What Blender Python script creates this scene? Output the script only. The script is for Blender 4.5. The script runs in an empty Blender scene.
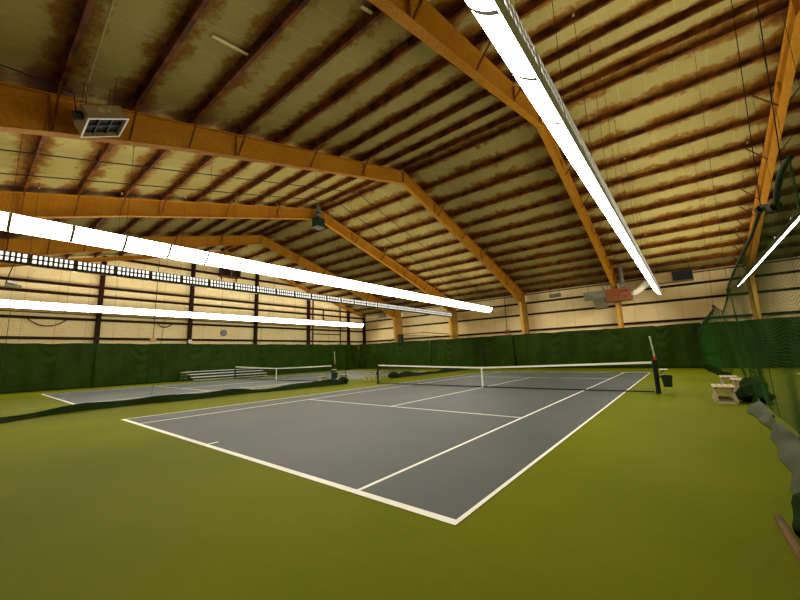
import bpy, bmesh, math, random
from mathutils import Vector, Matrix
random.seed(7)
sin, cos, pi = math.sin, math.cos, math.pi
SC = bpy.context.scene
COL = SC.collection

# ------------------------------------------------------------------ materials
def lin(c):
    return tuple(((v / 12.92) if v <= .04045 else ((v + .055) / 1.055) ** 2.4) for v in [x / 255 for x in c]) + (1,)

def new_mat(name):
    m = bpy.data.materials.new(name); m.use_nodes = True
    nt = m.node_tree; nt.nodes.clear()
    out = nt.nodes.new('ShaderNodeOutputMaterial')
    return m, nt, out

def N(nt, kind, **kw):
    n = nt.nodes.new(kind)
    for k, v in kw.items():
        if k == 'op': n.operation = v
        elif k == 'inp':
            for i, x in v.items(): n.inputs[i].default_value = x
        else: setattr(n, k, v)
    return n

def math_n(nt, op, a, b=None, c=None, clamp=False):
    n = nt.nodes.new('ShaderNodeMath'); n.operation = op; n.use_clamp = clamp
    for i, x in enumerate((a, b, c)):
        if x is None: continue
        if isinstance(x, (int, float)): n.inputs[i].default_value = x
        else: nt.links.new(x, n.inputs[i])
    return n.outputs[0]

def mix_c(nt, f, a, b):
    n = nt.nodes.new('ShaderNodeMix'); n.data_type = 'RGBA'
    for key, x in ((0, f), (6, a), (7, b)):
        if isinstance(x, (int, float)): n.inputs[key].default_value = x
        elif isinstance(x, tuple): n.inputs[key].default_value = x
        else: nt.links.new(x, n.inputs[key])
    return n.outputs[2]

def noise(nt, vec, scale, detail=4, rough=.55):
    n = nt.nodes.new('ShaderNodeTexNoise'); n.inputs['Scale'].default_value = scale
    n.inputs['Detail'].default_value = detail; n.inputs['Roughness'].default_value = rough
    if vec is not None: nt.links.new(vec, n.inputs['Vector'])
    return n.outputs[0]

def ramp(nt, f, lo, hi):
    n = nt.nodes.new('ShaderNodeMapRange'); n.interpolation_type = 'SMOOTHSTEP'
    nt.links.new(f, n.inputs[0]); n.inputs[1].default_value = lo; n.inputs[2].default_value = hi
    return n.outputs[0]

def objco(nt):
    return nt.nodes.new('ShaderNodeTexCoord').outputs['Object']

def bsdf(nt, out, col, rough=.6, metal=0, spec=.5):
    b = nt.nodes.new('ShaderNodeBsdfPrincipled')
    b.inputs['Roughness'].default_value = rough; b.inputs['Metallic'].default_value = metal
    b.inputs['Specular IOR Level'].default_value = spec
    if isinstance(col, tuple): b.inputs['Base Color'].default_value = col
    else: nt.links.new(col, b.inputs['Base Color'])
    nt.links.new(b.outputs[0], out.inputs[0])
    return b

def bump(nt, b, h, strength=.3, dist=.02):
    n = nt.nodes.new('ShaderNodeBump'); n.inputs['Strength'].default_value = strength; n.inputs['Distance'].default_value = dist
    nt.links.new(h, n.inputs['Height']); nt.links.new(n.outputs[0], b.inputs['Normal'])

def plain(name, rgb, rough=.6, metal=0, var=.15, scale=6, spec=.2, second=None):
    """colour broken up by noise"""
    m, nt, out = new_mat(name); co = objco(nt)
    c = lin(rgb); d = lin(second) if second else tuple(v * (1 - var) for v in c[:3]) + (1,)
    f = ramp(nt, noise(nt, co, scale), .35, .65)
    bsdf(nt, out, mix_c(nt, f, c, d), rough, metal, spec)
    return m

M = {}
M['white'] = plain('white_paint', (240, 238, 226), .55, var=.06)
M['line'] = plain('white_line_paint', (244, 243, 228), .5, var=.08, scale=3)
M['brown_steel'] = plain('brown_steel', (59, 25, 13), .6, spec=.08, second=(41, 16, 8))
M['purlin'] = plain('rusty_purlin_steel', (110, 61, 15), .6, second=(61, 31, 5), scale=2.2, spec=.08)
M['grey_steel'] = plain('galvanised_steel', (124, 126, 108), .45, .2, second=(101, 101, 85), scale=4)
M['dark_steel'] = plain('dark_steel', (44, 46, 40), .5, var=.3)
M['olive_metal'] = plain('olive_housing', (101, 97, 72), .5, var=.15)
M['pale_olive'] = plain('pale_olive_enamel', (196, 192, 156), .5, var=.08)
M['white_metal'] = plain('white_enamel', (214, 214, 204), .4, var=.06)
M['tan_metal'] = plain('tan_enamel', (135, 115, 76), .5, var=.18)
M['duct_tan'] = plain('dusty_tan_duct', (112, 92, 50), .6, var=.15)
M['black'] = plain('black_rubber', (18, 20, 18), .6, var=.3)
M['red_metal'] = plain('red_enamel', (124, 70, 34), .6, var=.12, scale=3)
M['flex_duct'] = plain('white_flex_duct', (222, 212, 186), .6, var=.12, scale=9)
M['cream_plastic'] = plain('cream_plastic', (203, 189, 149), .5, var=.1)
M['net_black'] = plain('black_net_twine', (26, 27, 26), .8, var=.2)
M['net_green'] = plain('green_net_twine', (34, 86, 13), .8, var=.3, scale=3)
M['hem_green'] = plain('green_hem_webbing', (50, 65, 38), .75, var=.25)
M['vinyl_dark'] = plain('dark_green_vinyl', (27, 45, 9), .75, spec=.04, var=.3, scale=3)
M['vinyl_grey'] = plain('grey_green_vinyl', (66, 74, 42), .6, var=.25, scale=2, spec=.15)
M['post_green'] = plain('dark_green_post', (23, 34, 23), .45, var=.2)
M['bin_green'] = plain('green_bin_plastic', (27, 45, 31), .5, var=.2)
M['red'] = plain('red_plastic', (176, 50, 28), .5, var=.1)
M['aluminium'] = plain('aluminium_plank', (214, 216, 208), .4, 0, var=.06)
M['wood'] = plain('worn_timber', (115, 90, 47), .7, second=(86, 65, 31), scale=5)
M['cable'] = plain('dark_cable', (40, 32, 22), .7, var=.2)
M['rope'] = plain('pale_rope', (150, 140, 96), .8, var=.2)
M['clock'] = plain('clock_face', (150, 150, 172), .4, var=.25, scale=14)
M['batten'] = plain('pale_tape', (214, 200, 150), .7, var=.15)
M['sign'] = plain('pink_box', (222, 160, 112), .5, var=.1)
M['glass'] = plain('dark_heater_grate', (54, 58, 44), .35, .3, var=.5, scale=9)
M['stick'] = plain('pale_green_stick', (206, 214, 182), .5, second=(120, 150, 110), scale=16)

def mk_emit(name, rgb, strength):
    m, nt, out = new_mat(name)
    e = nt.nodes.new('ShaderNodeEmission'); e.inputs[0].default_value = rgb + (1,); e.inputs[1].default_value = strength
    nt.links.new(e.outputs[0], out.inputs[0]); return m
M['lamp'] = mk_emit('fluorescent_lens', (1.0, .95, .82), 7.2)
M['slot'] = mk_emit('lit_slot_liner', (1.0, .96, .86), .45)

# green floor
m, nt, out = new_mat('green_court_paint'); co = objco(nt)
f1 = ramp(nt, noise(nt, co, .25, 5), .35, .65); f2 = ramp(nt, noise(nt, co, 9, 5, .7), .3, .7)
c = mix_c(nt, f1, lin((108, 113, 5)), lin((97, 104, 3))); c = mix_c(nt, math_n(nt, 'MULTIPLY', f2, .25), c, lin((119, 117, 16)))
sp = ramp(nt, noise(nt, co, 30, 2), .74, .78); c = mix_c(nt, math_n(nt, 'MULTIPLY', sp, .35), c, lin((176, 172, 90)))
b = bsdf(nt, out, c, .7, 0, .03); bump(nt, b, noise(nt, co, 160, 2), .12, .003); M['floor'] = m
# grey court
m, nt, out = new_mat('grey_court_paint'); co = objco(nt)
f1 = ramp(nt, noise(nt, co, .3, 6, .65), .32, .68); f2 = ramp(nt, noise(nt, co, 2.4, 6, .7), .5, .75)
c = mix_c(nt, f1, lin((85, 88, 84)), lin((75, 80, 77))); c = mix_c(nt, math_n(nt, 'MULTIPLY', f2, .3), c, lin((103, 99, 86)))
b = bsdf(nt, out, c, .6, 0, .2); bump(nt, b, noise(nt, co, 160, 2), .12, .003); M['court'] = m

# roof liner: olive vinyl with brown water stains creeping out from the purlin and rafter lines
m, nt, out = new_mat('stained_roof_liner'); co = objco(nt)
sx = nt.nodes.new('ShaderNodeSeparateXYZ'); nt.links.new(co, sx.inputs[0])
X, Y = sx.outputs[0], sx.outputs[1]
ay = math_n(nt, 'ABSOLUTE', Y)
t = math_n(nt, 'FRACT', math_n(nt, 'ADD', math_n(nt, 'DIVIDE', math_n(nt, 'SUBTRACT', ay, .4), 1.525), .5))
dp = math_n(nt, 'MULTIPLY', math_n(nt, 'ABSOLUTE', math_n(nt, 'SUBTRACT', t, .5)), 1.525)     # metres to a purlin, 0..0.76
t = math_n(nt, 'FRACT', math_n(nt, 'ADD', math_n(nt, 'DIVIDE', math_n(nt, 'SUBTRACT', X, 3.55), 7.72), 10.5))
dx = math_n(nt, 'MULTIPLY', math_n(nt, 'ABSOLUTE', math_n(nt, 'SUBTRACT', t, .5)), 7.72)      # metres to a rafter
n1 = noise(nt, co, .8, 6, .7); n2 = noise(nt, co, 3.0, 6, .72)
nn = math_n(nt, 'ADD', math_n(nt, 'MULTIPLY', n1, .62), math_n(nt, 'MULTIPLY', n2, .38))
near_dp = math_n(nt, 'MULTIPLY', math_n(nt, 'SUBTRACT', .40, dp), .62)
near_dx = math_n(nt, 'MULTIPLY', math_n(nt, 'MAXIMUM', math_n(nt, 'SUBTRACT', .8, dx), 0), .30)
s = math_n(nt, 'ADD', math_n(nt, 'ADD', nn, near_dp), near_dx)
st1 = ramp(nt, math_n(nt, 'ADD', s, math_n(nt, 'MULTIPLY', math_n(nt, 'SUBTRACT', n2, .5), .25)), .44, .62); st2 = ramp(nt, s, .58, .78)
base = mix_c(nt, ramp(nt, noise(nt, co, .35, 3), .3, .7), lin((152, 138, 80)), lin((138, 124, 68)))
seam = math_n(nt, 'LESS_THAN', math_n(nt, 'FRACT', math_n(nt, 'ADD', math_n(nt, 'DIVIDE', X, .93), math_n(nt, 'MULTIPLY', n1, .12))), .022)
base = mix_c(nt, math_n(nt, 'MULTIPLY', seam, .5), base, lin((173, 160, 104)))
c = mix_c(nt, math_n(nt, 'MULTIPLY', st1, .85), base, lin((114, 69, 4)))
c = mix_c(nt, math_n(nt, 'MULTIPLY', st2, .88), c, lin((74, 36, 2)))
b = bsdf(nt, out, c, .7, 0, .04); bump(nt, b, noise(nt, co, 2.2, 3), .35, .05); M['liner'] = m

# orange rafter paint with rust mottling
m, nt, out = new_mat('orange_rafter_paint'); co = objco(nt)
f1 = ramp(nt, noise(nt, co, 14, 6, .8), .42, .66); f2 = ramp(nt, noise(nt, co, 1.1, 4), .4, .7)
c = mix_c(nt, math_n(nt, 'MULTIPLY', f1, .55), lin((179, 122, 27)), lin((122, 71, 5)))
c = mix_c(nt, math_n(nt, 'MULTIPLY', f2, .35), c, lin((147, 84, 15)))
bsdf(nt, out, c, .6, 0, .1); M['orange'] = m
M['column'] = plain('ochre_column_paint', (193, 151, 65), .6, second=(176, 128, 45), scale=3)

# wall liner: cream faced insulation with vertical laps
def wall_mat(name, axis, pitch, ca, cb):
    m, nt, out = new_mat(name); co = objco(nt)
    sx = nt.nodes.new('ShaderNodeSeparateXYZ'); nt.links.new(co, sx.inputs[0])
    A, Z = sx.outputs[axis], sx.outputs[2]
    n1 = noise(nt, co, .6, 4)
    lap = math_n(nt, 'LESS_THAN', math_n(nt, 'FRACT', math_n(nt, 'DIVIDE', A, pitch)), .022)
    c = mix_c(nt, ramp(nt, n1, .3, .7), lin(ca), lin(cb))
    c = mix_c(nt, math_n(nt, 'MULTIPLY', lap, .4), c, lin((168, 140, 84)))
    st = ramp(nt, math_n(nt, 'ADD', noise(nt, co, 1.3, 6, .7), math_n(nt, 'MULTIPLY', math_n(nt, 'SUBTRACT', Z, 7.0), .03)), .58, .8)
    c = mix_c(nt, math_n(nt, 'MULTIPLY', st, .4), c, lin((176, 132, 60)))
    b = bsdf(nt, out, c, .6, 0, .25)
    bump(nt, b, math_n(nt, 'ABSOLUTE', math_n(nt, 'SINE', math_n(nt, 'MULTIPLY', A, pi / pitch))), .25, .06)
    return m
M['wall_y'] = wall_mat('cream_wall_liner', 1, 1.6, (254, 234, 178), (250, 224, 162))
M['wall_x'] = wall_mat('cream_side_liner', 0, 1.5, (250, 226, 168), (244, 216, 152))

# backdrop curtain
m, nt, out = new_mat('green_backdrop_vinyl'); co = objco(nt)
c = mix_c(nt, ramp(nt, noise(nt, co, .9, 5, .6), .3, .7), lin((39, 57, 7)), lin((30, 46, 4)))
b = bsdf(nt, out, c, .55, 0, .06); bump(nt, b, noise(nt, co, 3, 4), .2, .03); M['curtain'] = m

# ------------------------------------------------------------------ mesh helpers
class MB:
    def __init__(s): s.bm = bmesh.new()
    def face(s, pts):
        vs = [s.bm.verts.new(p) for p in pts]; s.bm.faces.new(vs); return s
    def box(s, lo, hi):
        return s.obox(Matrix.Translation([(a + b) / 2 for a, b in zip(lo, hi)]), [abs(b - a) for a, b in zip(lo, hi)])
    def obox(s, mat, size):
        r = bmesh.ops.create_cube(s.bm, size=1.0, matrix=mat @ Matrix.Diagonal((*size, 1)))
        return s
    def bar(s, a, b, w, h, up=(0, 0, 1)):
        a, b = Vector(a), Vector(b); d = b - a; L = d.length; d.normalize()
        u = Vector(up)
        if abs(d.dot(u)) > .97: u = Vector((0, 1, 0)) if abs(d.y) < .9 else Vector((1, 0, 0))
        x = d.cross(u).normalized(); z = x.cross(d).normalized()
        mt = Matrix.Translation((a + b) / 2) @ Matrix((x, d, z)).transposed().to_4x4()
        return s.obox(mt, (w, L, h))
    def tube(s, pts, r, n=8, cap=True):
        pts = [Vector(p) for p in pts]; rings = []
        rr = r if isinstance(r, (list, tuple)) else [r] * len(pts)
        pu = None
        for i, p in enumerate(pts):
            d = (pts[min(i + 1, len(pts) - 1)] - pts[max(i - 1, 0)]).normalized()
            if pu is None:
                pu = Vector((0, 0, 1)) if abs(d.z) < .9 else Vector((1, 0, 0))
            u = (pu - d * pu.dot(d)).normalized(); pu = u; v = d.cross(u)
            rings.append([s.bm.verts.new(p + (u * cos(2 * pi * k / n) + v * sin(2 * pi * k / n)) * rr[i]) for k in range(n)])
        for a, b in zip(rings, rings[1:]):
            for k in range(n): s.bm.faces.new((a[k], a[(k + 1) % n], b[(k + 1) % n], b[k]))
        if cap and n > 2:
            s.bm.faces.new(rings[0][::-1]); s.bm.faces.new(rings[-1])
        return s
    def prism(s, poly, axis, t0, t1):
        """poly of 2D points in the plane of the other two axes, extruded t0..t1 along axis"""
        def P(q, t): 
            l = list(q); l.insert(axis, t); return l
        a = [s.bm.verts.new(P(q, t0)) for q in poly]; b = [s.bm.verts.new(P(q, t1)) for q in poly]
        n = len(poly)
        s.bm.faces.new(a[::-1]); s.bm.faces.new(b)
        for k in range(n): s.bm.faces.new((a[k], a[(k + 1) % n], b[(k + 1) % n], b[k]))
        return s
    def grid(s, fn, nu, nv):
        V = [[s.bm.verts.new(fn(i / nu, j / nv)) for j in range(nv + 1)] for i in range(nu + 1)]
        for i in range(nu):
            for j in range(nv): s.bm.faces.new((V[i][j], V[i + 1][j], V[i + 1][j + 1], V[i][j + 1]))
        return s
    def build(s, name, mat, parent=None, bevel=0, smooth=False, solid=0, fix=True):
        if fix: bmesh.ops.recalc_face_normals(s.bm, faces=s.bm.faces)
        off = parent_world(parent) if parent else Vector((0, 0, 0))
        if off.length > 0: bmesh.ops.translate(s.bm, verts=s.bm.verts, vec=-off)
        me = bpy.data.meshes.new(name); s.bm.to_mesh(me); s.bm.free()
        me.materials.append(M[mat] if isinstance(mat, str) else mat)
        if smooth:
            for p in me.polygons: p.use_smooth = True
        o = bpy.data.objects.new(name, me); COL.objects.link(o)
        if parent: o.parent = parent
        if bevel:
            b = o.modifiers.new('bevel', 'BEVEL'); b.width = bevel; b.segments = 2; b.limit_method = 'ANGLE'
        if solid:
            b = o.modifiers.new('solid', 'SOLIDIFY'); b.thickness = solid; b.offset = 0
        return o

def parent_world(p):
    v = Vector((0, 0, 0))
    while p: v += p.location; p = p.parent
    return v

def tag(o, label, cat, group=None):
    o['label'] = label; o['category'] = cat
    if group: o['group'] = group
    return o
def thing(name, label, cat, loc, group=None):
    o = bpy.data.objects.new(name, None); COL.objects.link(o); o.location = loc; o.empty_display_size = .2
    return tag(o, label, cat, group)
def struct(o, label=None):
    o['kind'] = 'structure'
    if label: o['label'] = label
    return o
def copy_tree(o, parent=None):
    c = o.copy(); COL.objects.link(c)
    if parent: c.parent = parent
    for ch in list(o.children): copy_tree(ch, c)
    return c

# ------------------------------------------------------------------ dimensions (metres): net line of the main court is Y = 0
XW0, XW1, YW = -26.3, 26.7, 18.95
SL = .27
def zb(y): return 12.06 - SL * abs(y)          # underside of purlins = top of rafters
def zc(y): return zb(y) + .24                  # roof liner
FR = [-19.6, -11.85, -4.15, 3.55, 11.3, 19.0]
PUR = [.4, 1.95, 3.48, 5.0, 6.5, 8.05, 9.55, 11.1, 12.6, 14.1, 15.6, 17.1, 18.55]

# ------------------------------------------------------------------ shell
fl = struct(MB().box((XW0 - .3, -YW - .3, -.3), (XW1 + .3, YW + .3, 0)).build('floor', 'floor'), 'olive green painted floor around the courts')
cm = MB()
for s in (1, -1):
    cm.prism([(0, zc(0)), (s * (YW + .3), zc(YW + .3)), (s * (YW + .3), zc(YW + .3) + .12), (0, zc(0) + .12)], 0, XW0 - .3, XW1 + .3)
ceil = struct(cm.build('ceiling', 'liner'), 'sloping roof liner of stained olive insulation between brown purlins')
def zpurlin(y, s):
    q = MB(); z0, z1 = zb(y), zc(y) - .006; t = .012; w = .075
    Y0 = s * y
    q.prism([(Y0 - t, z0), (Y0 + t, z0), (Y0 + t, z1), (Y0 - t, z1)], 0, XW0 + .05, XW1 - .05)
    q.prism([(Y0 - t - s * 0, z0), (Y0 - s * w - t, z0 + SL * w), (Y0 - s * w - t, z0 + SL * w + .014), (Y0 - t, z0 + .014)] if s > 0 else
            [(Y0 + t, z0), (Y0 + w + t, z0 + SL * w), (Y0 + w + t, z0 + SL * w + .014), (Y0 + t, z0 + .014)], 0, XW0 + .05, XW1 - .05)
    q.prism([(Y0 + s * t, z1 - .014), (Y0 + s * (t + w), z1 - SL * w - .014), (Y0 + s * (t + w), z1 - SL * w), (Y0 + s * t, z1)], 0, XW0 + .05, XW1 - .05)
    return q.build('purlin', 'purlin', ceil)
for y in PUR:
    for s in (1, -1): zpurlin(y, s)
# pale tape strips hanging off the liner
for (x0, y0, x1, y1) in ((-.3, -12.02, -.42, -10.95), (2.46, -9.9, 2.5, -9.55)):
    MB().bar((x0, y0, zc(y0) - .03), (x1, y1, zc(y1) - .05), .09, .012).build('liner_tape', 'batten', ceil)
# wires strung along both slopes under the purlins
for x in (-7.9, -9.9, -13.2, -20.5):
    for s in (-1, 1):
        MB().tube([(x, s * y, zb(y) - .03 - .03 * sin(y * 2)) for y in (0.05, 3, 6, 9, 12, 15, 18.4)], .022, 5).build('slope_wire', 'cable', ceil)

def wall(name, poly, axis, t0, t1, mat, label):
    return struct(MB().prism(poly, axis, t0, t1).build(name, mat), label)
gab = [(-YW - .3, 0), (YW + .3, 0), (YW + .3, zc(YW + .3) + .05), (0, zc(0) + .05), (-YW - .3, zc(YW + .3) + .05)]
wl = wall('wall_left', gab, 0, XW0 - .2, XW0, 'wall_y', 'cream insulated end wall with dark brown posts and girts')
wr = wall('wall_right', gab, 0, XW1, XW1 + .2, 'wall_y', 'cream insulated end wall beyond the far court')
side = [(XW0 - .2, 0), (XW1 + .2, 0), (XW1 + .2, zc(YW)), (XW0 - .2, zc(YW))]
wf = wall('wall_far', side, 1, YW, YW + .2, 'wall_x', 'cream insulated side wall behind the orange columns')
wn = wall('wall_near', side, 1, -YW - .2, -YW, 'wall_x', 'cream insulated side wall behind the viewer')
def chan(q, a, b, w=.16, h=.17):           # C-shaped girt: web plus two lips
    a, b = Vector(a), Vector(b)
    q.bar(a, b, .02, h)
    return q
for z in (3.5, 4.86, 6.62, 7.3, 9.7):
    half = min(YW - .1, (12.0 - z) / SL) if z > 7 else YW - .1
    q = MB(); x = XW0
    q.box((x, -half, z - .09), (x + .2, half, z - .07)); q.box((x + .18, -half, z - .09), (x + .2, half, z + .09)); q.box((x, -half, z + .07), (x + .2, half, z + .09))
    q.build('girt', 'brown_steel', wl)
for y in (-15.2, -8.95, -2.75, 3.3, 9.7, 15.9, 18.75):
    zt = zb(y) + .1; q = MB(); x = XW0 + .06
    q.box((x, y - .13, 0), (x + .018, y + .13, zt)); q.box((x + .3, y - .13, 0), (x + .318, y + .13, zt)); q.box((x, y - .012, 0), (x + .3, y + .012, zt))
    q.build('wind_post', 'brown_steel', wl)
# framed opening with a paler panel beside the corner
for y, zt in ((10.35, 9.0), (11.9, 7.4), (14.55, 8.0)):
    MB().box((XW0 + .12, y - .05, 0 if y != 11.9 else 5.6), (XW0 + .24, y + .05, zt)).build('door_jamb', 'purlin', wl)
MB().box((XW0 + .1, 10.4, 4.3), (XW0 + .22, 14.5, 4.4)).build('door_header', 'brown_steel', wl)
MB().box((XW0 + .02, 10.4, 0), (XW0 + .1, 14.5, 4.3)).build('door_panel', 'wall_y', wl)
for z in (3.5, 5.02, 6.13):
    q = MB(); y = YW
    q.box((XW0 + .1, y - .2, z - .08), (XW1 - .1, y, z - .06)); q.box((XW0 + .1, y - .2, z - .08), (XW1 - .1, y - .18, z + .08)); q.box((XW0 + .1, y - .2, z + .06), (XW1 - .1, y, z + .08))
    q.build('girt', 'brown_steel', wf)
q = MB(); q.tube([(XW0 + .3, YW - .5, 6.9), (XW1 - .3, YW - .5, 6.9)], .04, 6); q.build('eave_conduit', 'cable', wf)
q = MB()
xx = XW0 + .4
while xx < XW1 - 1:
    q.tube([(xx, YW - .34, 7.18), (xx + .35, YW - .34, 7.12), (xx + .7, YW - .34, 7.18)], .03, 5); xx += .7
q.build('eave_cable', 'cable', wf)
# end frame rafters against the left wall
for s in (-1, 1):
    q = MB()
    q.prism([(0, zb(0)), (s * 18.7, zb(18.7)), (s * 18.7, zb(18.7) - .32), (0, zb(0) - .32)], 0, XW0 + .4, XW0 + .42)
    q.prism([(0, zb(0) - .32), (s * 18.7, zb(18.7) - .32), (s * 18.7, zb(18.7) - .34), (0, zb(0) - .34)], 0, XW0 + .31, XW0 + .51)
    q.build('end_rafter', 'orange', wl)

# ------------------------------------------------------------------ portal frames
FLABEL = {
 -19.6: 'orange steel roof frame closest to the dark-posted end wall',
 -11.85: 'orange steel roof frame with a green unit heater hung under its peak',
 -4.15: 'rust-speckled orange steel roof frame with the tan box heater in front of it',
 3.55: 'orange steel roof frame crossing behind the overhead light strip to the red furnace',
 11.3: 'steep dark orange roof frame above the green divider net and benches'}
DEP = [(0, .72), (6, .78), (11, .84), (14, 1.0), (16, 1.16), (17.2, 1.3)]
def web_bottom(): return [(y, zb(y) - d) for y, d in DEP]
def make_frame(X, braces):
    t = thing('steel_portal_frame', FLABEL[X], 'roof frame', (X, 0, 0), None)
    for s in (-1, 1):
        bt = web_bottom(); w = .13
        q = MB()
        top = [(0, zb(0)), (18.75, zb(18.75))]
        poly = [(s * y, z) for y, z in bt] + [(s * 18.75, zb(17.2) - 1.3), (s * 18.75, zb(18.75)), (0, zb(0))]
        q.prism(poly, 0, X - .008, X + .008)
        q.prism([(0, zb(0)), (s * 18.75, zb(18.75)), (s * 18.75, zb(18.75) - .022), (0, zb(0) - .022)], 0, X - w, X + w)
        for a, b in zip(bt, bt[1:]):
            q.prism([(s * a[0], a[1]), (s * b[0], b[1]), (s * b[0], b[1] - .024), (s * a[0], a[1] - .024)], 0, X - w, X + w)
        q.prism([(s * 17.2, bt[-1][1]), (s * 18.75, bt[-1][1]), (s * 18.75, bt[-1][1] - .02), (s * 17.2, bt[-1][1] - .02)], 0, X - w, X + w)
        for y in (3.2, 9.6, 14.2):           # web stiffeners
            d = [d0 + (d1 - d0) * (y - y0) / (y1 - y0) for (y0, d0), (y1, d1) in zip(DEP, DEP[1:]) if y0 <= y <= y1][0]
            q.box((X - .1, s * y - .006, zb(y) - d), (X + .1, s * y + .006, zb(y)))
        q.build('rafter', 'orange', t)
        z1 = bt[-1][1] - .02; q = MB()
        q.prism([(s * 17.25, z1), (s * 17.9, .02), (s * 18.75, .02), (s * 18.75, z1)], 0, X - .008, X + .008)
        q.prism([(s * 17.2, z1), (s * 17.88, .02), (s * 17.91, .02), (s * 17.23, z1)], 0, X - w, X + w)
        q.box((X - w, s * 18.74, .02), (X + w, s * 18.765, z1))
        q.box((X - .18, s * 17.8, 0), (X + .18, s * 18.85, .02))
        q.build('column', 'column', t)
        for i, y in enumerate(PUR):
            if i == 0 or i == 12 or (i < 6 and i % 2): continue
            d = [d0 + (d1 - d0) * (y - y0) / (y1 - y0) for (y0, d0), (y1, d1) in zip(DEP, DEP[1:]) if y0 <= y <= y1]
            d = d[0] if d else 1.25
            for e in (-1, 1):
                if i == 0 : continue
                MB().bar((X + e * .12, s * y, zb(y) - d + .02), (X + e * .75, s * y, zb(y) + .03), .055, .03).build('flange_brace', 'purlin', t)
    q = MB(); q.box((X - .13, -.03, zb(0) - .76), (X + .13, .03, zb(0) - .02)).build('ridge_plate', 'orange', t)
    return t
for X in FR[:5]: make_frame(X, True)

# ------------------------------------------------------------------ courts
def court(cx, name, label):
    q = MB().box((cx - 5.485, -11.885, 0), (cx + 5.485, 11.885, .004))
    t = struct(q.build(name, 'court'), label); zz = [.006]
    def ln(x0, y0, x1, y1): zz[0] += .00012; MB().box((cx + x0, y0, .0035), (cx + x1, y1, zz[0])).build('painted_line', 'line', t)
    for s in (-1, 1):
        ln(-5.485, s * 11.885, 5.485, s * 11.785); 
        for e in (-1, 1): pass
    for e in (-1, 1):
        ln(e * 5.485, -11.885, e * 5.435, 11.885); ln(e * 4.14, -11.885, e * 4.09, 11.885)
        ln(-4.115, e * 6.4 - .025, 4.115, e * 6.4 + .025)
        ln(-.025, e * 11.785, .025, e * 11.585)
    ln(-.025, -6.4, .025, 6.4)
    return t
court(0, 'court_surface', 'slate grey main tennis court with white lines')
court(-16.8, 'court_surface', 'grey tennis court in front of the bleacher')
court(17, 'court_surface', 'grey tennis court past the tall divider net')

# tennis nets
def tennis_net(cx, label):
    t = thing('tennis_net', label, 'tennis net', (cx, 0, 0))
    def top(x): 
        a = abs(x) / 6.35
        return .914 + (1.07 - .914) * a ** 1.15
    n = 282; q = MB(); hw = .0024
    for i in range(n + 1):
        x = -6.33 + 12.66 * i / n
        q.tube([(cx + x, 0, .05), (cx + x, 0, top(x) - .05)], hw * 1.15, 3, cap=False)
    for j in range(20):
        pts = []
        for i in range(25):
            x = -6.33 + 12.66 * i / 24
            pts.append((cx + x, 0, .06 + (top(x) - .11) * j / 19))
        q.tube(pts, hw * 1.15, 3, cap=False)
    q.build('net_mesh', 'net_black', t)
    q = MB()
    for s in (-1, 1):
        q.grid(lambda u, v: (cx - 6.36 + 12.72 * u, s * .012, top(-6.36 + 12.72 * u) - .07 + .07 * v), 30, 1)
    q.grid(lambda u, v: (cx - 6.36 + 12.72 * u, -.012 + .024 * v, top(-6.36 + 12.72 * u)), 30, 1)
    q.grid(lambda u, v: (cx - 6.36 + 12.72 * u, -.012 + .024 * v, top(-6.36 + 12.72 * u) - .07), 30, 1)
    q.build('headband', 'line', t)
    MB().box((cx - .03, -.016, .01), (cx + .03, .016, .92)).build('center_strap', 'line', t)
    MB().tube([(cx - 6.33 + 12.66 * i / 16, 0, .055 - .02 * sin(pi * i / 16)) for i in range(17)], .022, 6).build('bottom_cord', 'net_black', t)
    for s in (-1, 1):
        p = MB().tube([(cx + s * 6.42, 0, 0), (cx + s * 6.42, 0, 1.09)], .055, 12).tube([(cx + s * 6.42, 0, 1.09), (cx + s * 6.42, 0, 1.11)], .055, 12).build('net_post', 'post_green', t, smooth=False)
        MB().box((cx + s * 6.47 - .03, -.05, .5), (cx + s * 6.47 + .05, .05, .68)).build('net_winch', 'black', p)
        MB().tube([(cx + s * 6.42, 0, 0), (cx + s * 6.42, 0, .025)], .09, 12).build('ground_sleeve', 'dark_steel', p)
    return t
tennis_net(0, 'tennis net stretched across the main grey court')
tennis_net(-16.8, 'tennis net in front of the aluminium bleacher')

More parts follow.
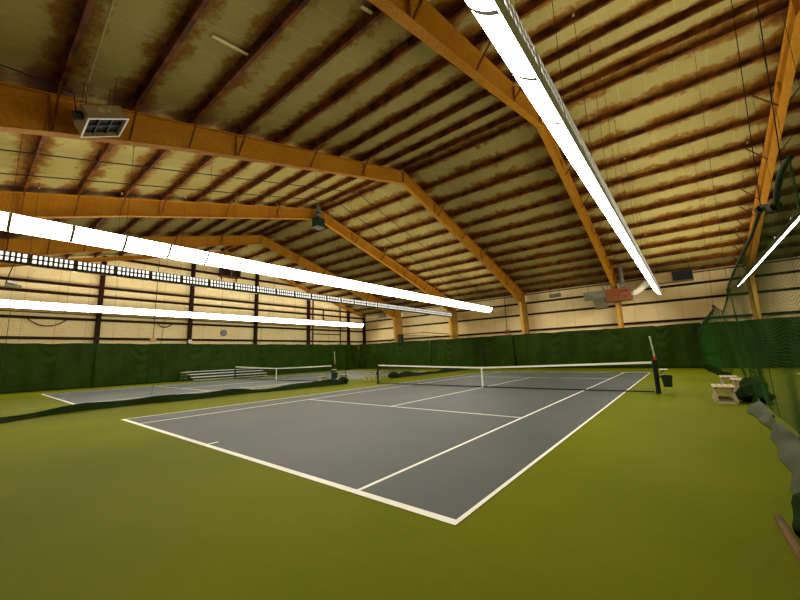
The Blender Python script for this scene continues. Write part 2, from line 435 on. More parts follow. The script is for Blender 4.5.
# post fittings by the two nets: a pale score stick, a drinks shelf and a bin
def fittings(cx, where):
    X = cx + 6.42
    t = thing('score_stick', 'thin pale green upright stick above the %s' % where, 'stick', (X + .04, .2, 0))
    x = X + .04
    MB().tube([(x, .2, 0), (x, .2, 1.12)], .04, 8).build('stand_tube', 'post_green', t)
    MB().tube([(x, .2, 1.22), (x - .06, .2, 1.9)], .024, 8).tube([(x - .06, .2, 1.9), (x - .06, .2, 1.93)], .03, 8).build('stick_rod', 'stick', t)
    MB().tube([(x, .2, 1.12), (x, .2, 1.24)], .045, 10).build('red_collar', 'red', t)
    t = thing('drink_shelf', 'small white shelf clamped beside the %s' % where, 'shelf', (X + .2, -.1, .78))
    MB().box((X + .14, -.2, .79), (X + .36, .06, .815)).build('shelf_board', 'white', t, bevel=.006)
    MB().bar((X + .14, -.07, .79), (X + .3, -.07, .79), .03, .03).bar((X + .14, -.07, .66), (X + .26, -.07, .79), .025, .025).build('shelf_bracket', 'dark_steel', t)
    t = thing('trash_bin', 'dark green bin hung low on the %s' % where, 'bin', (X + .22, -.05, .24))
    q = MB(); A = [(-.11, -.11), (.11, -.11), (.11, .11), (-.11, .11)]
    xo, yo = X + .305, -.06
    lo = [(xo + a, yo + b, .24) for a, b in A]; hi = [(xo + a * 1.35, yo + b * 1.35, .6) for a, b in A]; hi2 = [(xo + a * 1.22, yo + b * 1.22, .6) for a, b in A]; lo2 = [(xo + a * .88, yo + b * .88, .27) for a, b in A]
    q.face(lo[::-1])
    for k in range(4):
        j = (k + 1) % 4
        q.face((lo[k], lo[j], hi[j], hi[k])); q.face((hi[k], hi[j], hi2[j], hi2[k])); q.face((hi2[k], hi2[j], lo2[j], lo2[k]))
    q.face(lo2)
    q.build('bin_body', 'bin_green', t, fix=False)
    q = MB(); q.bar((xo - .16, yo - .155, .6), (xo + .16, yo - .155, .6), .03, .03); q.bar((xo - .16, yo + .155, .6), (xo + .16, yo + .155, .6), .03, .03); q.bar((xo + .155, yo - .16, .6), (xo + .155, yo + .16, .6), .03, .03); q.bar((xo - .155, yo - .16, .6), (xo - .155, yo + .16, .6), .03, .03)
    q.build('bin_rim', 'bin_green', t)
    MB().bar((X + .06, yo, .56), (xo - .12, yo, .56), .06, .04).build('bin_hook', 'dark_steel', t)
fittings(0, 'main court net post near the benches')
fittings(-16.8, 'net post of the court with the bleacher')

# ------------------------------------------------------------------ hanging fluorescent rows
ROWS = [(-24.1, 0, 16.5, 1, 'slim bright light strip hanging lowest in front of the dark-posted end wall', None),
        (-11.12, 0, 16.25, -1, 'hanging light strip showing its slotted olive back of small white cells', True),
        (-6.3, 0, 15.5, 1, 'wide bright light strip crossing below the tan box heater and unit heater', None),
        (6.12, .0085, 15.9, -1, 'broad bright light strip overhead running toward the red furnace', None),
        (10.6, 0, 16.1, 1, 'short bright light strip seen through the tall green divider net', None)]
def light_row(X, slew, Y1, f, label, open_back):
    ZC = 5.45; P, NM = 1.25, (26 if X < 0 else 23 if X < 8 else 18)
    Y0 = Y1 - P * NM
    t = thing('hanging_light_strip', label, 'ceiling light', (X, 0, ZC))
    A, B, D = (X - f * .19, ZC - .23), (X + f * .19, ZC + .175), (X - f * .20, ZC + (.225 if X < 8 else -.06))
    L = (X - f * .24, ZC - .215)                  # lip along the bottom
    nx, nz = f * .44 / .58, -.38 / .58
    arc = []
    for k in range(9):
        v = k / 8; bl = .055 * (1 - (2 * v - 1) ** 2)
        arc.append((A[0] + (B[0] - A[0]) * v + nx * bl, A[1] + (B[1] - A[1]) * v + nz * bl))
    for i in range(NM):
        a, b = Y0 + P * i + .006, Y0 + P * (i + 1) - .006
        q = MB()
        for p, r in zip(arc, arc[1:]): q.face([(p[0], a, p[1]), (p[0], b, p[1]), (r[0], b, r[1]), (r[0], a, r[1])])
        q.build('light_lens', 'lamp', t)
    q = MB()
    def strip(p0, p1, a, b, th=.012):
        d = Vector((p1[0] - p0[0], p1[1] - p0[1])); n = Vector((-d.y, d.x)).normalized() * th
        q.prism([p0, p1, (p1[0] + n.x, p1[1] + n.y), (p0[0] + n.x, p0[1] + n.y)], 1, a, b)
    strip(A, L, Y0, Y1)
    strip(B, (B[0] - f * .10, B[1] + .03), Y0, Y1)      # the top is left open as an uplight slot
    
    if X > 8: strip(L, D, Y0, Y1)
    q.build('housing', 'white_metal' if X < 8 else 'olive_metal', t)
    S0, S1 = (L[0] + f * .05, L[1]), (D[0] + f * .05, D[1])
    HM = 'olive_metal' if X < 0 else 'olive_metal' if X > 8 else 'white_metal'
    if X < 8:
        q = MB(); q.face([(S0[0], Y0, S0[1]), (S0[0], Y1, S0[1]), (S1[0], Y1, S1[1]), (S1[0], Y0, S1[1])]); q.build('slot_liner', 'slot', t)
    if X < 8:
        for i in range(NM):
            q = MB(); a, b = Y0 + P * i, Y0 + P * (i + 1)
            def pt(v): return (L[0] + (D[0] - L[0]) * v, L[1] + (D[1] - L[1]) * v)
            for v0, v1 in ((0, .24), (.52, .64), (.94, 1)): strip(pt(v0), pt(v1), a, b)
            for k in range(9):
                y = a + .07 + k * (P - .14) / 8
                w = .03
                if k in (0, 8): strip(pt(0), pt(1), *((a, a + .07) if k == 0 else (b - .07, b)), .014)
                else: strip(pt(0), pt(1), y - w, y + w, .014)
            q.build('slotted_back', HM, t)
    for i in range(1, NM):
        q = MB(); y = Y0 + P * i
        for p, r in zip(arc, arc[1:]):
            q.face([(p[0] + nx * .012, y - .036, p[1] + nz * .012), (p[0] + nx * .012, y + .036, p[1] + nz * .012), (r[0] + nx * .012, y + .036, r[1] + nz * .012), (r[0] + nx * .012, y - .036, r[1] + nz * .012)])
        q.build('lens_seam', 'grey_steel', t)
    for ye, e in ((Y0, -1), (Y1, 1)):
        MB().prism([A, arc[4], B, D, L], 1, ye, ye + e * .02).build('end_cap', 'white_metal' if not open_back else 'pale_olive', t)
    for i in range(0, NM + 1, 2):
        y = min(max(Y0 + P * i, Y0 + .05), Y1 - .05)
        MB().bar((B[0], y, B[1] + .03), (D[0], y, D[1] + .02), .03, .02).build('hanger_bracket', 'white_metal', t)
        MB().tube([(X, y, ZC + .22), (X, y, zc(y))], .006, 5).build('hanger_wire', 'cable', t)
        MB().tube([(X, y, zb(y) - .05), (X, y, zb(y) + .02)], .035, 6).build('hanger_clip', 'rope', t)
    t.rotation_euler = (0, 0, -slew)
for r in ROWS: light_row(*r)

# ------------------------------------------------------------------ backdrop curtains
def curtain(p0, p1, ztop, label, seed, parent=None):
    rnd = random.Random(seed)
    p0, p1 = Vector(p0), Vector(p1); d = p1 - p0; Lg = d.length; d.normalize(); n = Vector((d.y, -d.x))
    att = rnd.uniform(1.5, 1.9); ph = [rnd.uniform(0, 6.28) for _ in range(6)]
    def fn(u, v):
        s = u * Lg
        k = s / att; c = k - math.floor(k) - .5; idx = math.floor(k)
        amp = .5 + .5 * sin(idx * 2.4 + ph[0])
        z1 = ztop - .06 * (1 - (2 * c) ** 2) * amp
        z = .03 + (z1 - .03) * v
        dep = (z1 - z)
        sag = dep - 1.1 * (1 - (2 * c) ** 2)
        o = .10 * amp * sin(9 * sag) * math.exp(-.7 * max(dep, 0)) * (1 - (2 * c) ** 2)
        o += .06 * sin(s * 2.1 + ph[1]) * (.35 + .65 * (1 - v)) + .045 * sin(s * 4.9 + ph[2] + z * .6) + .018 * sin(s * 11 + ph[3] - z * .9) * (.4 + .6 * (1 - v))
        e = min(s, Lg - s)
        o += .05 * math.exp(-e * 4) * (1 if seed % 2 else -1)
        p = p0 + d * s + n * o
        return (p.x, p.y, z)
    q = MB(); q.grid(fn, int(Lg / .09), 26)
    t = thing('backdrop_curtain', label, 'curtain', (p0.x, p0.y, 0))
    q.build('curtain_sheet', 'curtain', t, smooth=True, solid=.006)
    q = MB(); pts = []
    for i in range(int(Lg / .4) + 1):
        x, y, z = fn(min(i * .4 / Lg, 1), 1); pts.append((x, y, z))
    q.tube(pts, .018, 6); q.build('top_rope', 'vinyl_dark', t)
    return t
CZ = 3.12
XC, YC = -25.75, 17.35
curtain((XC - .03, -18.3), (XC - .03, -8.9), CZ, 'green wall curtain reaching the picture edge behind the bare end of the side court', 1)
c2 = curtain((XC + .12, -9.0), (XC + .12, .15), CZ, 'green wall curtain with a door flap between the end wall posts', 2)
q = MB()
for a, b in (((-5.75, 0), (-5.75, 2.4)), ((-4.85, 0), (-4.85, 2.4)), ((-5.75, 2.4), (-4.85, 2.4))):
    q.bar((XC + .2, a[0], a[1] + .03), (XC + .2, b[0], b[1] + .03), .02, .045)
q.build('door_flap_seam', 'vinyl_dark', c2)
curtain((XC - .03, .0), (XC - .03, 17.3), CZ, 'green wall curtain behind the aluminium bleacher up to the corner', 3)
XS = [-25.6, -14.6, -8.05, -5.2, 5.65, 8.3, 26.4]
CL = ['green side wall curtain running out of the building corner', 'green side wall curtain holding the black bracket arm at its top',
      'narrow green side wall curtain behind the net centre strap', 'wide green side wall curtain below the grey emergency light',
      'narrow green side wall curtain below the black duct grille', 'green side wall curtain behind the green divider net']
for i, (a, b) in enumerate(zip(XS, XS[1:])):
    curtain((b + .06, YC + .13 * (i % 2)), (a - .06, YC + .13 * (i % 2)), CZ, CL[i], 10 + i)

# ------------------------------------------------------------------ divider nets
def lerp_path(pts, y):
    for (y0, a), (y1, b) in zip(pts, pts[1:]):
        if y0 <= y <= y1:
            t = (y - y0) / (y1 - y0); return a + (b - a) * t
    return pts[0][1] if y < pts[0][0] else pts[-1][1]
def smooth_path(pts, y, w=.5): return (lerp_path(pts, y - w) + 2 * lerp_path(pts, y) + lerp_path(pts, y + w)) / 4

def divider(label, y0, y1, topx, topz, botx, mats, skirt_h=.5, skirt_w=.35, side=1, folds=None, seed=0, cell=.048, r=.0016, hem=.05, split=None):
    rnd = random.Random(seed); ph = [rnd.uniform(0, 6) for _ in range(5)]
    t = thing('divider_net', label, 'divider net', (lerp_path(botx, (y0 + y1) / 2), (y0 + y1) / 2, 0))
    def P(y, v):
        xb, xt = smooth_path(botx, y), topx(y)
        zt = smooth_path(topz, y, .15); zl = .32
        f = folds(y) if folds else 0
        x = xb + (xt - xb) * v ** .8 + .03 * sin(y * 1.7 + ph[0]) * (1 - v) + f * (.16 * sin(y * 13 + ph[1]) + .06 * sin(y * 29)) 
        return (x, y, zl + (zt - zl) * v)
    q = MB(); L = y1 - y0; n = int(L / cell)
    for i in range(n + 1):
        y = y0 + L * i / n
        q.tube([P(y, v) for v in (0, .33, .66, 1)], r, 3, cap=False)
    m = int(3.0 / cell)
    step = .1 if folds else .3; k = int(L / step)
    for j in range(m + 1):
        q.tube([P(y0 + L * i / k, j / m) for i in range(k + 1)], r, 3, cap=False)
    q.build('net_mesh', mats[0], t, fix=False)
    # top hem
    q = MB(); k = int(L / .1)
    q.tube([P(y0 + L * i / k, 1) for i in range(k + 1)], [hem * (.8 + .2 * sin(i * .31) * sin(i * .13)) for i in range(k + 1)], 6)
    q.build('top_hem', mats[1], t, smooth=True)
    # vertical seam webbing
    y = y0 + .05
    while y < y1:
        MB().tube([P(y, v / 10) for v in range(11)], .006, 5).build('seam_webbing', mats[2], t)
        y += 4.1
    # skirt: a vinyl band from the net down to the floor, its loose edge crumpled on the floor
    def S(u, v):
        yy = y0 + L * u
        b = P(yy, 0)
        wob = .05 * sin(yy * 1.9 + ph[2]) + .03 * sin(yy * 4.3 + ph[3])
        hz = (.4 if side > 0 and split is not None and -2.3 < yy < -.8 else .2 if side > 0 and (split is None or yy < split) else .24 + (.06 * sin(yy * .9 + ph[0]) + .05 * sin(yy * 2.3 + ph[2]) if side < 0 else 0)) * (.85 + .15 * sin(yy * 1.3 + ph[4]))
        out_ = skirt_w * (.8 + .25 * sin(yy * 1.1 + ph[4] + 1.1)) + wob
        if split is not None and yy > split: out_ = .09 + .03 * sin(yy * 2.7)
        tuck = .12 * abs(sin(yy * 1.3 + ph[0])) ** 14
        if v < .7:
            a = v / .7
            return (b[0] - side * (out_ * .8 * a ** 1.2 - tuck * sin(a * pi)), yy, hz * (1 - a) ** .8 + .03 + .05 * sin(a * pi) * (.6 + .4 * sin(yy * 2.2 + ph[1])))
        a = (v - .7) / .3
        return (b[0] - side * (out_ * (.8 + .2 * sin(a * pi * .5)) - .1 * a * a), yy, .03 - .02 * a)
    segs = [(0, 1, mats[3])] if split is None else [(0, (split - y0) / L, mats[3]), ((split - y0) / L, 1, 'vinyl_dark')]
    for u0, u1, mm in segs:
        q = MB(); q.grid(lambda u, v: S(u0 + (u1 - u0) * u * .9999, v), int(L * (u1 - u0) / .08), 14); q.build('bottom_skirt', mm, t, smooth=True, solid=.006)
    return t, P

# between the main court and the bench side court (right of the main court)
TZ = [(-14.5, 3.2), (-11, 2.95), (-10.3, 3.25), (-9.8, 3.22), (-9.4, 3.02), (-8.7, 3.3), (-7.5, 3.2), (-5, 3.2), (-2, 3.1), (-.3, 3.22), (.3, 3.0), (2.5, 2.75), (4.9, 3.1), (5.4, 3.25), (6.2, 3.1), (10, 2.95), (14, 2.7), (17, 2.5)]
BX = [(-10.5, 8.24), (-9.6, 8.26), (-7.5, 8.36), (-5.6, 8.44), (-2, 8.58), (-.4, 8.88), (3.0, 8.88), (17.2, 8.3)]
d1, P1 = divider('tall green divider net with grey-green skirt beside the cream benches', -10.35, 17.1, lambda y: 8.3 + .45 * (lerp_path(BX, y) - 8.3), TZ, BX,
             ('net_green', 'hem_green', 'net_green', 'vinyl_grey'), side=1, skirt_w=.27, hem=.03, split=-2.3, folds=lambda y: max(0, min(1, (y - 3) / 11)), seed=3)
# straps cinching the hem, and the ropes that hold the net up
for y in (-9.35, -8.55, -.4, 5.35):
    p = P1(y, 1)
    MB().tube([(p[0], y - .1, p[2] - .02), (p[0], y + .1, p[2] + .02)], .05, 8).build('hem_strap', 'black', d1)
for y in (-10.0, -8.6, -.35, 5.35):
    p = P1(y, 1)
    MB().tube([p, (p[0] + .25, y - .1, zb(y))], .005, 5).build('hoist_rope', 'cable', d1)
# bleacher-side divider: two lengths of net
BL = [(-18.5, -8.2), (-14, -8.35), (-13.1, -9.1), (-11.5, -9.55), (-8.2, -9.3), (-3.4, -8.85), (-.5, -8.5)]
d2, P2 = divider('green divider net with dark skirt ending at a thin pole beside the main court net', -18.3, -.55, lambda y: -8.5, [(-18.5, 3.3), (-.5, 3.25)], BL,
             ('net_green', 'vinyl_dark', 'net_green', 'vinyl_dark'), side=-1, skirt_w=.4, seed=5, hem=.018)
p = P2(-.55, 1)
MB().tube([(p[0], -.55, 0), (p[0], -.55, 1.9)], .02, 8).build('end_pole', 'post_green', d2)
BL2 = [(3.4, -8.6), (5, -8.95), (9, -8.85), (13, -9.1), (16.8, -9.0)]
d3, P3 = divider('green divider net bunched dark on the floor past the cream stools', 3.6, 16.6, lambda y: -9.0, [(3, 2.0), (5, 3.0), (17, 3.2)], BL2,
             ('net_green', 'vinyl_dark', 'net_green', 'vinyl_dark'), side=-1, skirt_w=.4, seed=9, hem=.018)
# timber lying at the foot of the divider close to the viewer
q = MB()
q.grid(lambda u, v: (-8.62 + .34 * sin(pi * u) * cos(2 * pi * v) * (1 + .2 * sin(5 * v * 6.28)), -1.05 + .8 * u, max(.012, .2 + .22 * sin(pi * u) * sin(2 * pi * v))), 16, 24).build('net_bundle', 'vinyl_dark', d2, smooth=True)
q = MB()
q.grid(lambda u, v: (-8.75 + .3 * sin(pi * u) * cos(2 * pi * v) * (1 + .2 * sin(5 * v * 6.28)), 3.5 + 1.3 * u, max(.012, .2 + .24 * sin(pi * u) * sin(2 * pi * v))), 16, 24).build('net_bundle', 'vinyl_dark', d3, smooth=True)
q = MB()
q.grid(lambda u, v: (8.62 + .34 * sin(pi * u) ** .7 * cos(2 * pi * v) * (1 + .22 * sin(31 * v + 7 * u)), -1.9 + 1.2 * u, max(.012, .22 + .36 * sin(pi * u ** 1.5) * sin(2 * pi * v) * (1 + .25 * sin(19 * v + 23 * u)))), 16, 24).build('net_bundle', 'vinyl_dark', d1, smooth=True)
t = thing('wooden_rail', 'worn brown timber lying on the floor at the near end of the divider skirt', 'timber', (7.79, -11.36, 0))
MB().obox(Matrix.Translation((7.79, -11.36, .045)) @ Matrix.Rotation(.02, 4, 'Z'), (.05, 2.2, .08)).build('rail', 'wood', t, bevel=.012)
q = MB()
def bun(u, v):
    a = 2 * pi * v; y = -10.22 - 2.0 * u; r = (.13 + .025 * sin(u * 19) + .03 * sin(a * 3 + u * 24)) * min(1, (u + .03) * 9, (1.03 - u) * 9)
    return (7.95 + .02 * sin(u * 7) + r * .9 * cos(a), y, max(.015, .13 + r * 1.2 * sin(a)))
q.grid(bun, 40, 20).build('net_bundle', 'vinyl_dark', d1, smooth=True)

# ------------------------------------------------------------------ benches
def make_bench():
    t = thing('bench', '', 'bench', (0, 0, 0))
    W, Lg, H = .46, .92, .45
    for y in (.06, Lg - .14):
        q = MB()          # trapezoid loop leg
        a, b, c, d = (-W * .47, 0), (W * .47, 0), (W * .30, H - .09), (-W * .30, H - .09)
        for p, r in ((a, b), (b, c), (c, d), (d, a)):
            q.bar((p[0], y + .04, p[1] + .028), (r[0], y + .04, r[1] + .028), .08, .05, up=(0, 1, 0))
        q.build('leg_frame', 'cream_plastic', t, bevel=.006)
    for k in range(4):
        x = -W / 2 + .055 + k * (W - .11) / 3
        MB().box((x - .05, 0.03, H - .035), (x + .05, Lg - .03, H)).build('seat_slat', 'cream_plastic', t, bevel=.006)
    for y in (0, Lg - .03):
        q = MB()
        q.box((-W / 2, y, H - .085), (W / 2, y + .03, H - .07)); q.box((-W / 2, y, H - .015), (W / 2, y + .03, H + .002))
        for k in range(5):
            x = -W / 2 + .01 + k * (W - .02) / 4
            q.box((x - .01, y, H - .075), (x + .01, y + .03, H - .01))
        q.build('end_rail', 'cream_plastic', t)
    q = MB(); q.box((-W * .4, .08, H - .07), (W * .4, Lg - .08, H - .036)); q.build('underframe', 'dark_steel', t)
    MB().box((-W * .3, .1, .12), (W * .3, Lg - .1, .135)).build('low_shelf', 'wood', t)
    return t
bench = make_bench(); first = True
for x, y, rz, lab in ((7.99, -2.12, 0, 'cream slatted bench nearest the main net post bin, on open green floor'),
                      (8.38, 1.75, 0, 'cream slatted bench rearmost of the three, behind the middle bench'),
                      (8.58, .48, 0, 'cream slatted bench in the middle of the three beside the divider net'),
                      (-10.0, -1.3, .1, 'cream bench just in front of the bleacher court net post'),
                      (-10.05, .45, .1, 'cream bench just past the bleacher court net post and bin'),
                      (-8.75, 1.45, .5, 'cream bench outside the main net beyond the pole of the skirted net'),
                      (-8.72, 2.35, .5, 'cream bench seen through the main court net mesh')):
    b = bench if first else copy_tree(bench); first = False
    b.location = (x, y, 0.0); b.rotation_euler = (0, 0, rz)
    if x < 0: b.scale = (.9, .5, 1)
    tag(b, lab, 'bench', 'cream courtside benches')

# ------------------------------------------------------------------ bleacher and stool at the end wall
t = thing('bleacher', 'low aluminium bleacher with tiered planks against the green wall curtain', 'bleacher', (-24.2, .3, 0))
ya, yb_ = -3.15, 3.3
for k in range(3):
    x = -23.92 - k * .62; z = .3 + k * .22
    MB().box((x - .13, ya, z), (x + .13, yb_, z + .045)).build('seat_plank', 'aluminium', t, bevel=.006)
    if True: MB().box((x + .2, ya, z - .2), (x + .44, yb_, z - .16)).build('foot_plank', 'aluminium', t, bevel=.006)
for y in (-2.6, -.5, 1.3, 2.9):
    q = MB()
    q.bar((-23.75, y, .03), (-25.35, y, .03), .05, .05); q.bar((-23.8, y, .2), (-25.25, y, .68), .05, .05)
    for k in range(3):
        x = -23.92 - k * .62; q.bar((x, y, .0), (x, y, .3 + k * .22), .05, .05)
    q.build('support_frame', 'dark_steel', t)
t = thing('stool', 'tan topped metal stool beside the bleacher end', 'stool', (-24.95, -3.4, 0))
MB().box((-25.15, -3.6, .72), (-24.75, -3.2, .77)).build('stool_seat', 'cream_plastic', t, bevel=.015)
for a in (-1, 1):
    for b in (-1, 1):
        MB().tube([(-24.95 + a * .2, -3.4 + b * .2, 0), (-24.95 + a * .15, -3.4 + b * .15, .72)], .014, 6).build('leg', 'grey_steel', t)
q = MB()
for z in (.25, .5):
    w = .2 - .05 * z / .72
    for a in (-1, 1):
        q.bar((-24.95 + a * w, -3.4 - w, z), (-24.95 + a * w, -3.4 + w, z), .015, .015); q.bar((-24.95 - w, -3.4 + a * w, z), (-24.95 + w, -3.4 + a * w, z), .015, .015)
q.build('foot_rail', 'grey_steel', t)

# ------------------------------------------------------------------ heaters, ducts and fittings
# tan box heater hung in front of the near rafter
from mathutils import Euler
hb = Vector((-3.3, -13.25, 7.438)); he = Euler((.522, -.111, 0)); hi_ = he.to_matrix().inverted()
def hw(*p): return hb + hi_ @ (Vector(p) - hb)     # world point -> before the heater's own tilt
t = thing('box_heater', 'tan box heater with open white-rimmed bottom hung near the rust-speckled rafter', 'heater', hb)
x0, x1, y0, y1 = hb.x - .41, hb.x + .41, hb.y - .415, hb.y + .415; zl = hb.z; zt = zl + .354
q = MB(); th = .02
q.box((x0, y0, zl), (x0 + th, y1, zt)); q.box((x1 - th, y0, zl), (x1, y1, zt)); q.box((x0, y0, zl), (x1, y0 + th, zt)); q.box((x0, y1 - th, zl), (x1, y1, zt)); q.box((x0, y0, zt - th), (x1, y1, zt))
q.build('heater_case', 'tan_metal', t)
q = MB(); e = .022
q.box((x0 - e, y0 - e, zl - .012), (x0 + .004, y1 + e, zl + .01)); q.box((x1 - .004, y0 - e, zl - .012), (x1 + e, y1 + e, zl + .01)); q.box((x0, y0 - e, zl - .012), (x1, y0 + .004, zl + .01)); q.box((x0, y1 - .004, zl - .012), (x1, y1 + e, zl + .01))
q.build('bottom_rim', 'white', t)
for k in range(2):
    y = y0 + .28 + k * (y1 - y0 - .56)
    MB().box((x0 + .02, y - .012, zl + .05), (x1 - .02, y + .012, zl + .09)).build('grate_bar', 'dark_steel', t)
MB().box(((x0 + x1) / 2 - .012, y0 + .02, zl + .05), ((x0 + x1) / 2 + .012, y1 - .02, zl + .09)).build('grate_bar', 'dark_steel', t)
MB().box((x0 + .02, y0 + .02, zl + .1), (x1 - .02, y1 - .02, zl + .11)).build('burner_plate', 'black', t)
q = MB(); q.tube([(x1 + .001, hb.y - .06, zl + .22), (x1 + .008, hb.y - .06, zl + .22)], .07, 16); q.tube([(x1 + .001, hb.y + .1, zl + .2), (x1 + .008, hb.y + .1, zl + .2)], .045, 16); q.build('emblem', 'rope', t)
MB().tube([(hb.x + .2, y0 - .02, zl + .2), (hb.x + .2, y0 - .15, zl + .2)], .1, 12).build('gas_valve', 'black', t)
MB().tube([(hb.x + .25, hb.y - .3, zt), (hb.x + .25, hb.y - .3, zt + .1)], .035, 8).build('gas_cap', 'cream_plastic', t)
for a in (x0 + .1, x1 - .1):
    for b in (y0 + .12, y1 - .12):
        wp = hb + he.to_matrix() @ (Vector((a, b, zt)) - hb)
        MB().tube([(a, b, zt), hw(wp.x, wp.y, zc(wp.y))], .008, 5).build('hanger_rod', 'cable', t)
MB().tube([hw(-3.05, -13.62, 7.6), hw(-3.1, -13.7, 8.2), hw(-2.2, -13.72, 8.32), hw(-.2, -13.8, 8.34)], .022, 8).build('gas_pipe', 'rope', t)
MB().tube([hw(-3.2, -13.8, 7.5), hw(-3.6, -13.85, 8.2), hw(-3.3, -14.8, 8.0), hw(-2.9, -16.4, 7.62)], .016, 6).build('power_cable', 'cable', t)
t.rotation_euler = he

# green unit heater under the peak
hx = -11.4; zt = 11.15
t = thing('unit_heater', 'green unit heater hanging under the roof peak with a pale bottom grille', 'heater', (hx, -.25, 10.35))
MB().box((hx - .3, -.68, 10.5), (hx + .3, -.02, zt)).build('heater_case', 'bin_green', t, bevel=.03)
q = MB(); q.box((hx - .31, -.69, 10.46), (hx + .31, -.01, 10.5))
q.build('bottom_grille', 'grey_steel', t)
q = MB()
for k in range(7): q.box((hx - .27 + k * .09 - .015, -.66, 10.44), (hx - .27 + k * .09 + .015, -.04, 10.455))
q.build('grille_bar', 'grey_steel', t)
MB().tube([(hx, -.35, zt), (hx, -.35, zc(.35) + .02)], .15, 14).build('flue_pipe', 'grey_steel', t)
MB().tube([(hx, -.35, 11.5), (hx, -.35, 11.56)], .18, 14).build('flue_collar', 'dark_steel', t)
for a in (-.25, .25):
    for b in (-.6, -.1): MB().tube([(hx + a, b, zt), (hx + a, b, zc(b))], .012, 5).build('hanger_rod', 'cable', t)

# dark louvred unit on brackets high on the end wall
t = thing('wall_heater', 'dark brown twin louvred unit on brackets high on the end wall', 'heater', (XW0 + .5, .4, 9.5))
x0, x1 = XW0 + .1, XW0 + .75
MB().box((x0, -.5, 9.55), (x1, 1.3, 10.4)).build('case', 'dark_steel', t, bevel=.02)
for a in (-.02, .78):
    q = MB(); q.box((x1, a - .38, 9.62), (x1 + .02, a + .38, 10.34)); q.build('louver_panel', 'brown_steel', t)
    q = MB()
    for k in range(6): q.obox(Matrix.Translation((x1 + .03, a, 9.7 + k * .11)) @ Matrix.Rotation(.5, 4, 'Y'), (.05, .7, .01))
    q.build('louver', 'dark_steel', t)
MB().box((x1 - .02, .365, 9.58), (x1 + .04, .4, 10.38)).build('center_trim', 'rope', t)
q = MB(); q.box((x0, -.55, 9.47), (x1 + .05, 1.2, 9.55)); q.build('shelf', 'purlin', t)
for y in (-.5, .9): MB().bar((x1, y, 9.47), (x0, y, 8.95), .05, .05).bar((x1, y, 9.47), (x1, y, 9.0), .06, .06).build('bracket', 'purlin', t)

DX0 = .22
# red furnace with its ducts on the side wall
yf0, yf1 = 16.3, 17.1
t = thing('furnace', 'red duct furnace box mounted in front of an ochre column', 'furnace', (3.7, 16.8, 5.1))
MB().box((2.75, yf0, 5.15), (3.6, yf1, 6.12)).build('burner_section', 'red_metal', t, bevel=.015)
MB().box((3.61, yf0 - .01, 5.15), (4.42, yf1, 6.12)).build('blower_section', 'red_metal', t, bevel=.015)
q = MB(); q.box((3.75, yf0 - .03, 5.82), (4.3, yf0 - .008, 5.92)); q.box((3.85, yf0 - .03, 5.4), (4.25, yf0 - .008, 5.45)); q.build('vent_slot', 'dark_steel', t)
MB().tube([(3.9, 16.7, 6.1), (3.9, 16.7, zc(16.7) + .02)], .16, 14).build('flue_pipe', 'grey_steel', t)
MB().tube([(2.6, 16.6, 6.12), (2.6, 16.6, 6.45), (4.1, 16.5, 6.58), (4.1, 16.5, 6.1)], .03, 6).build('gas_pipe', 'grey_steel', t)
for x in (2.9, 4.3): MB().tube([(x, 16.7, 6.12), (x, 16.7, zc(16.7))], .012, 5).build('hanger_rod', 'cable', t)
t = thing('air_duct', 'grey sheet metal duct elbow joined to the side of the red furnace', 'duct', (2.2, 16.8, 4.8))
MB().box((1.2, yf0 + .05, 5.5), (2.66, yf1 - .05, 6.1)).build('duct_trunk', 'grey_steel', t, bevel=.01)
MB().box((2.66, yf0, 5.45), (2.74, yf1, 6.18)).build('duct_flange', 'grey_steel', t)
MB().prism([(1.75, 5.5), (2.72, 5.5), (2.74, 4.72), (1.98, 4.72), (1.88, 5.1)], 1, yf0 + .1, yf1 - .1).build('duct_drop', 'olive_metal', t)
for x in (1.5, 2.5): MB().tube([(x, 16.75, 6.1), (x, 16.75, zc(16.75) + .02)], .012, 5).build('hanger_rod', 'cable', t)
q = MB(); q.box((1.95, yf0 + .08, 4.69), (2.77, yf1 - .08, 4.73)).build('duct_lip', 'dark_steel', t)
t = thing('flexible_duct', 'white flexible duct curving up from the red furnace', 'duct', (5.0, 16.8, 5.6))
pts, rad = [], []
for i in range(61):
    u = i / 60; x = 4.43 + 1.48 * u; z = 5.66 + .78 * (3 * u * u - 2 * u ** 3)
    pts.append((x, 16.75, z)); rad.append(.24 + (.016 if i % 2 else -.016))
MB().tube(pts, rad, 16).build('flex_hose', 'flex_duct', t, smooth=True)
for i in (2, 58): MB().tube([pts[i], (pts[i][0] + .06, pts[i][1], pts[i][2])], .268, 16).build('clamp_band', 'grey_steel', t)
MB().tube([(5.25, 16.75, 6.3), (5.25, 16.75, zc(16.75) + .02)], .01, 5).build('hanger_rod', 'cable', t)
t = thing('supply_duct', 'long grey box duct with a black grille under the eave', 'duct', (7.2, 16.8, 6.1))
MB().box((5.93, 16.4, 6.12), (8.15, 17.15, 6.85)).build('duct_case', 'duct_tan', t, bevel=.01)
MB().box((7.0, 16.372, 6.14), (8.13, 16.398, 6.83)).build('duct_grille', 'black', t)
q = MB()
for k in range(7): q.box((7.03, 16.355, 6.25 + k * .085), (8.1, 16.37, 6.265 + k * .085))
q.build('grille_bar', 'black', t)
for x in (6.2, 8.0): MB().tube([(x, 16.75, 6.85), (x, 16.75, zc(16.75))], .015, 6).build('hanger_rod', 'cable', t)

for o in list(COL.objects):
    if o.name.split('.')[0] in ('furnace', 'air_duct', 'flexible_duct', 'supply_duct') and not o.parent: o.location.x += DX0

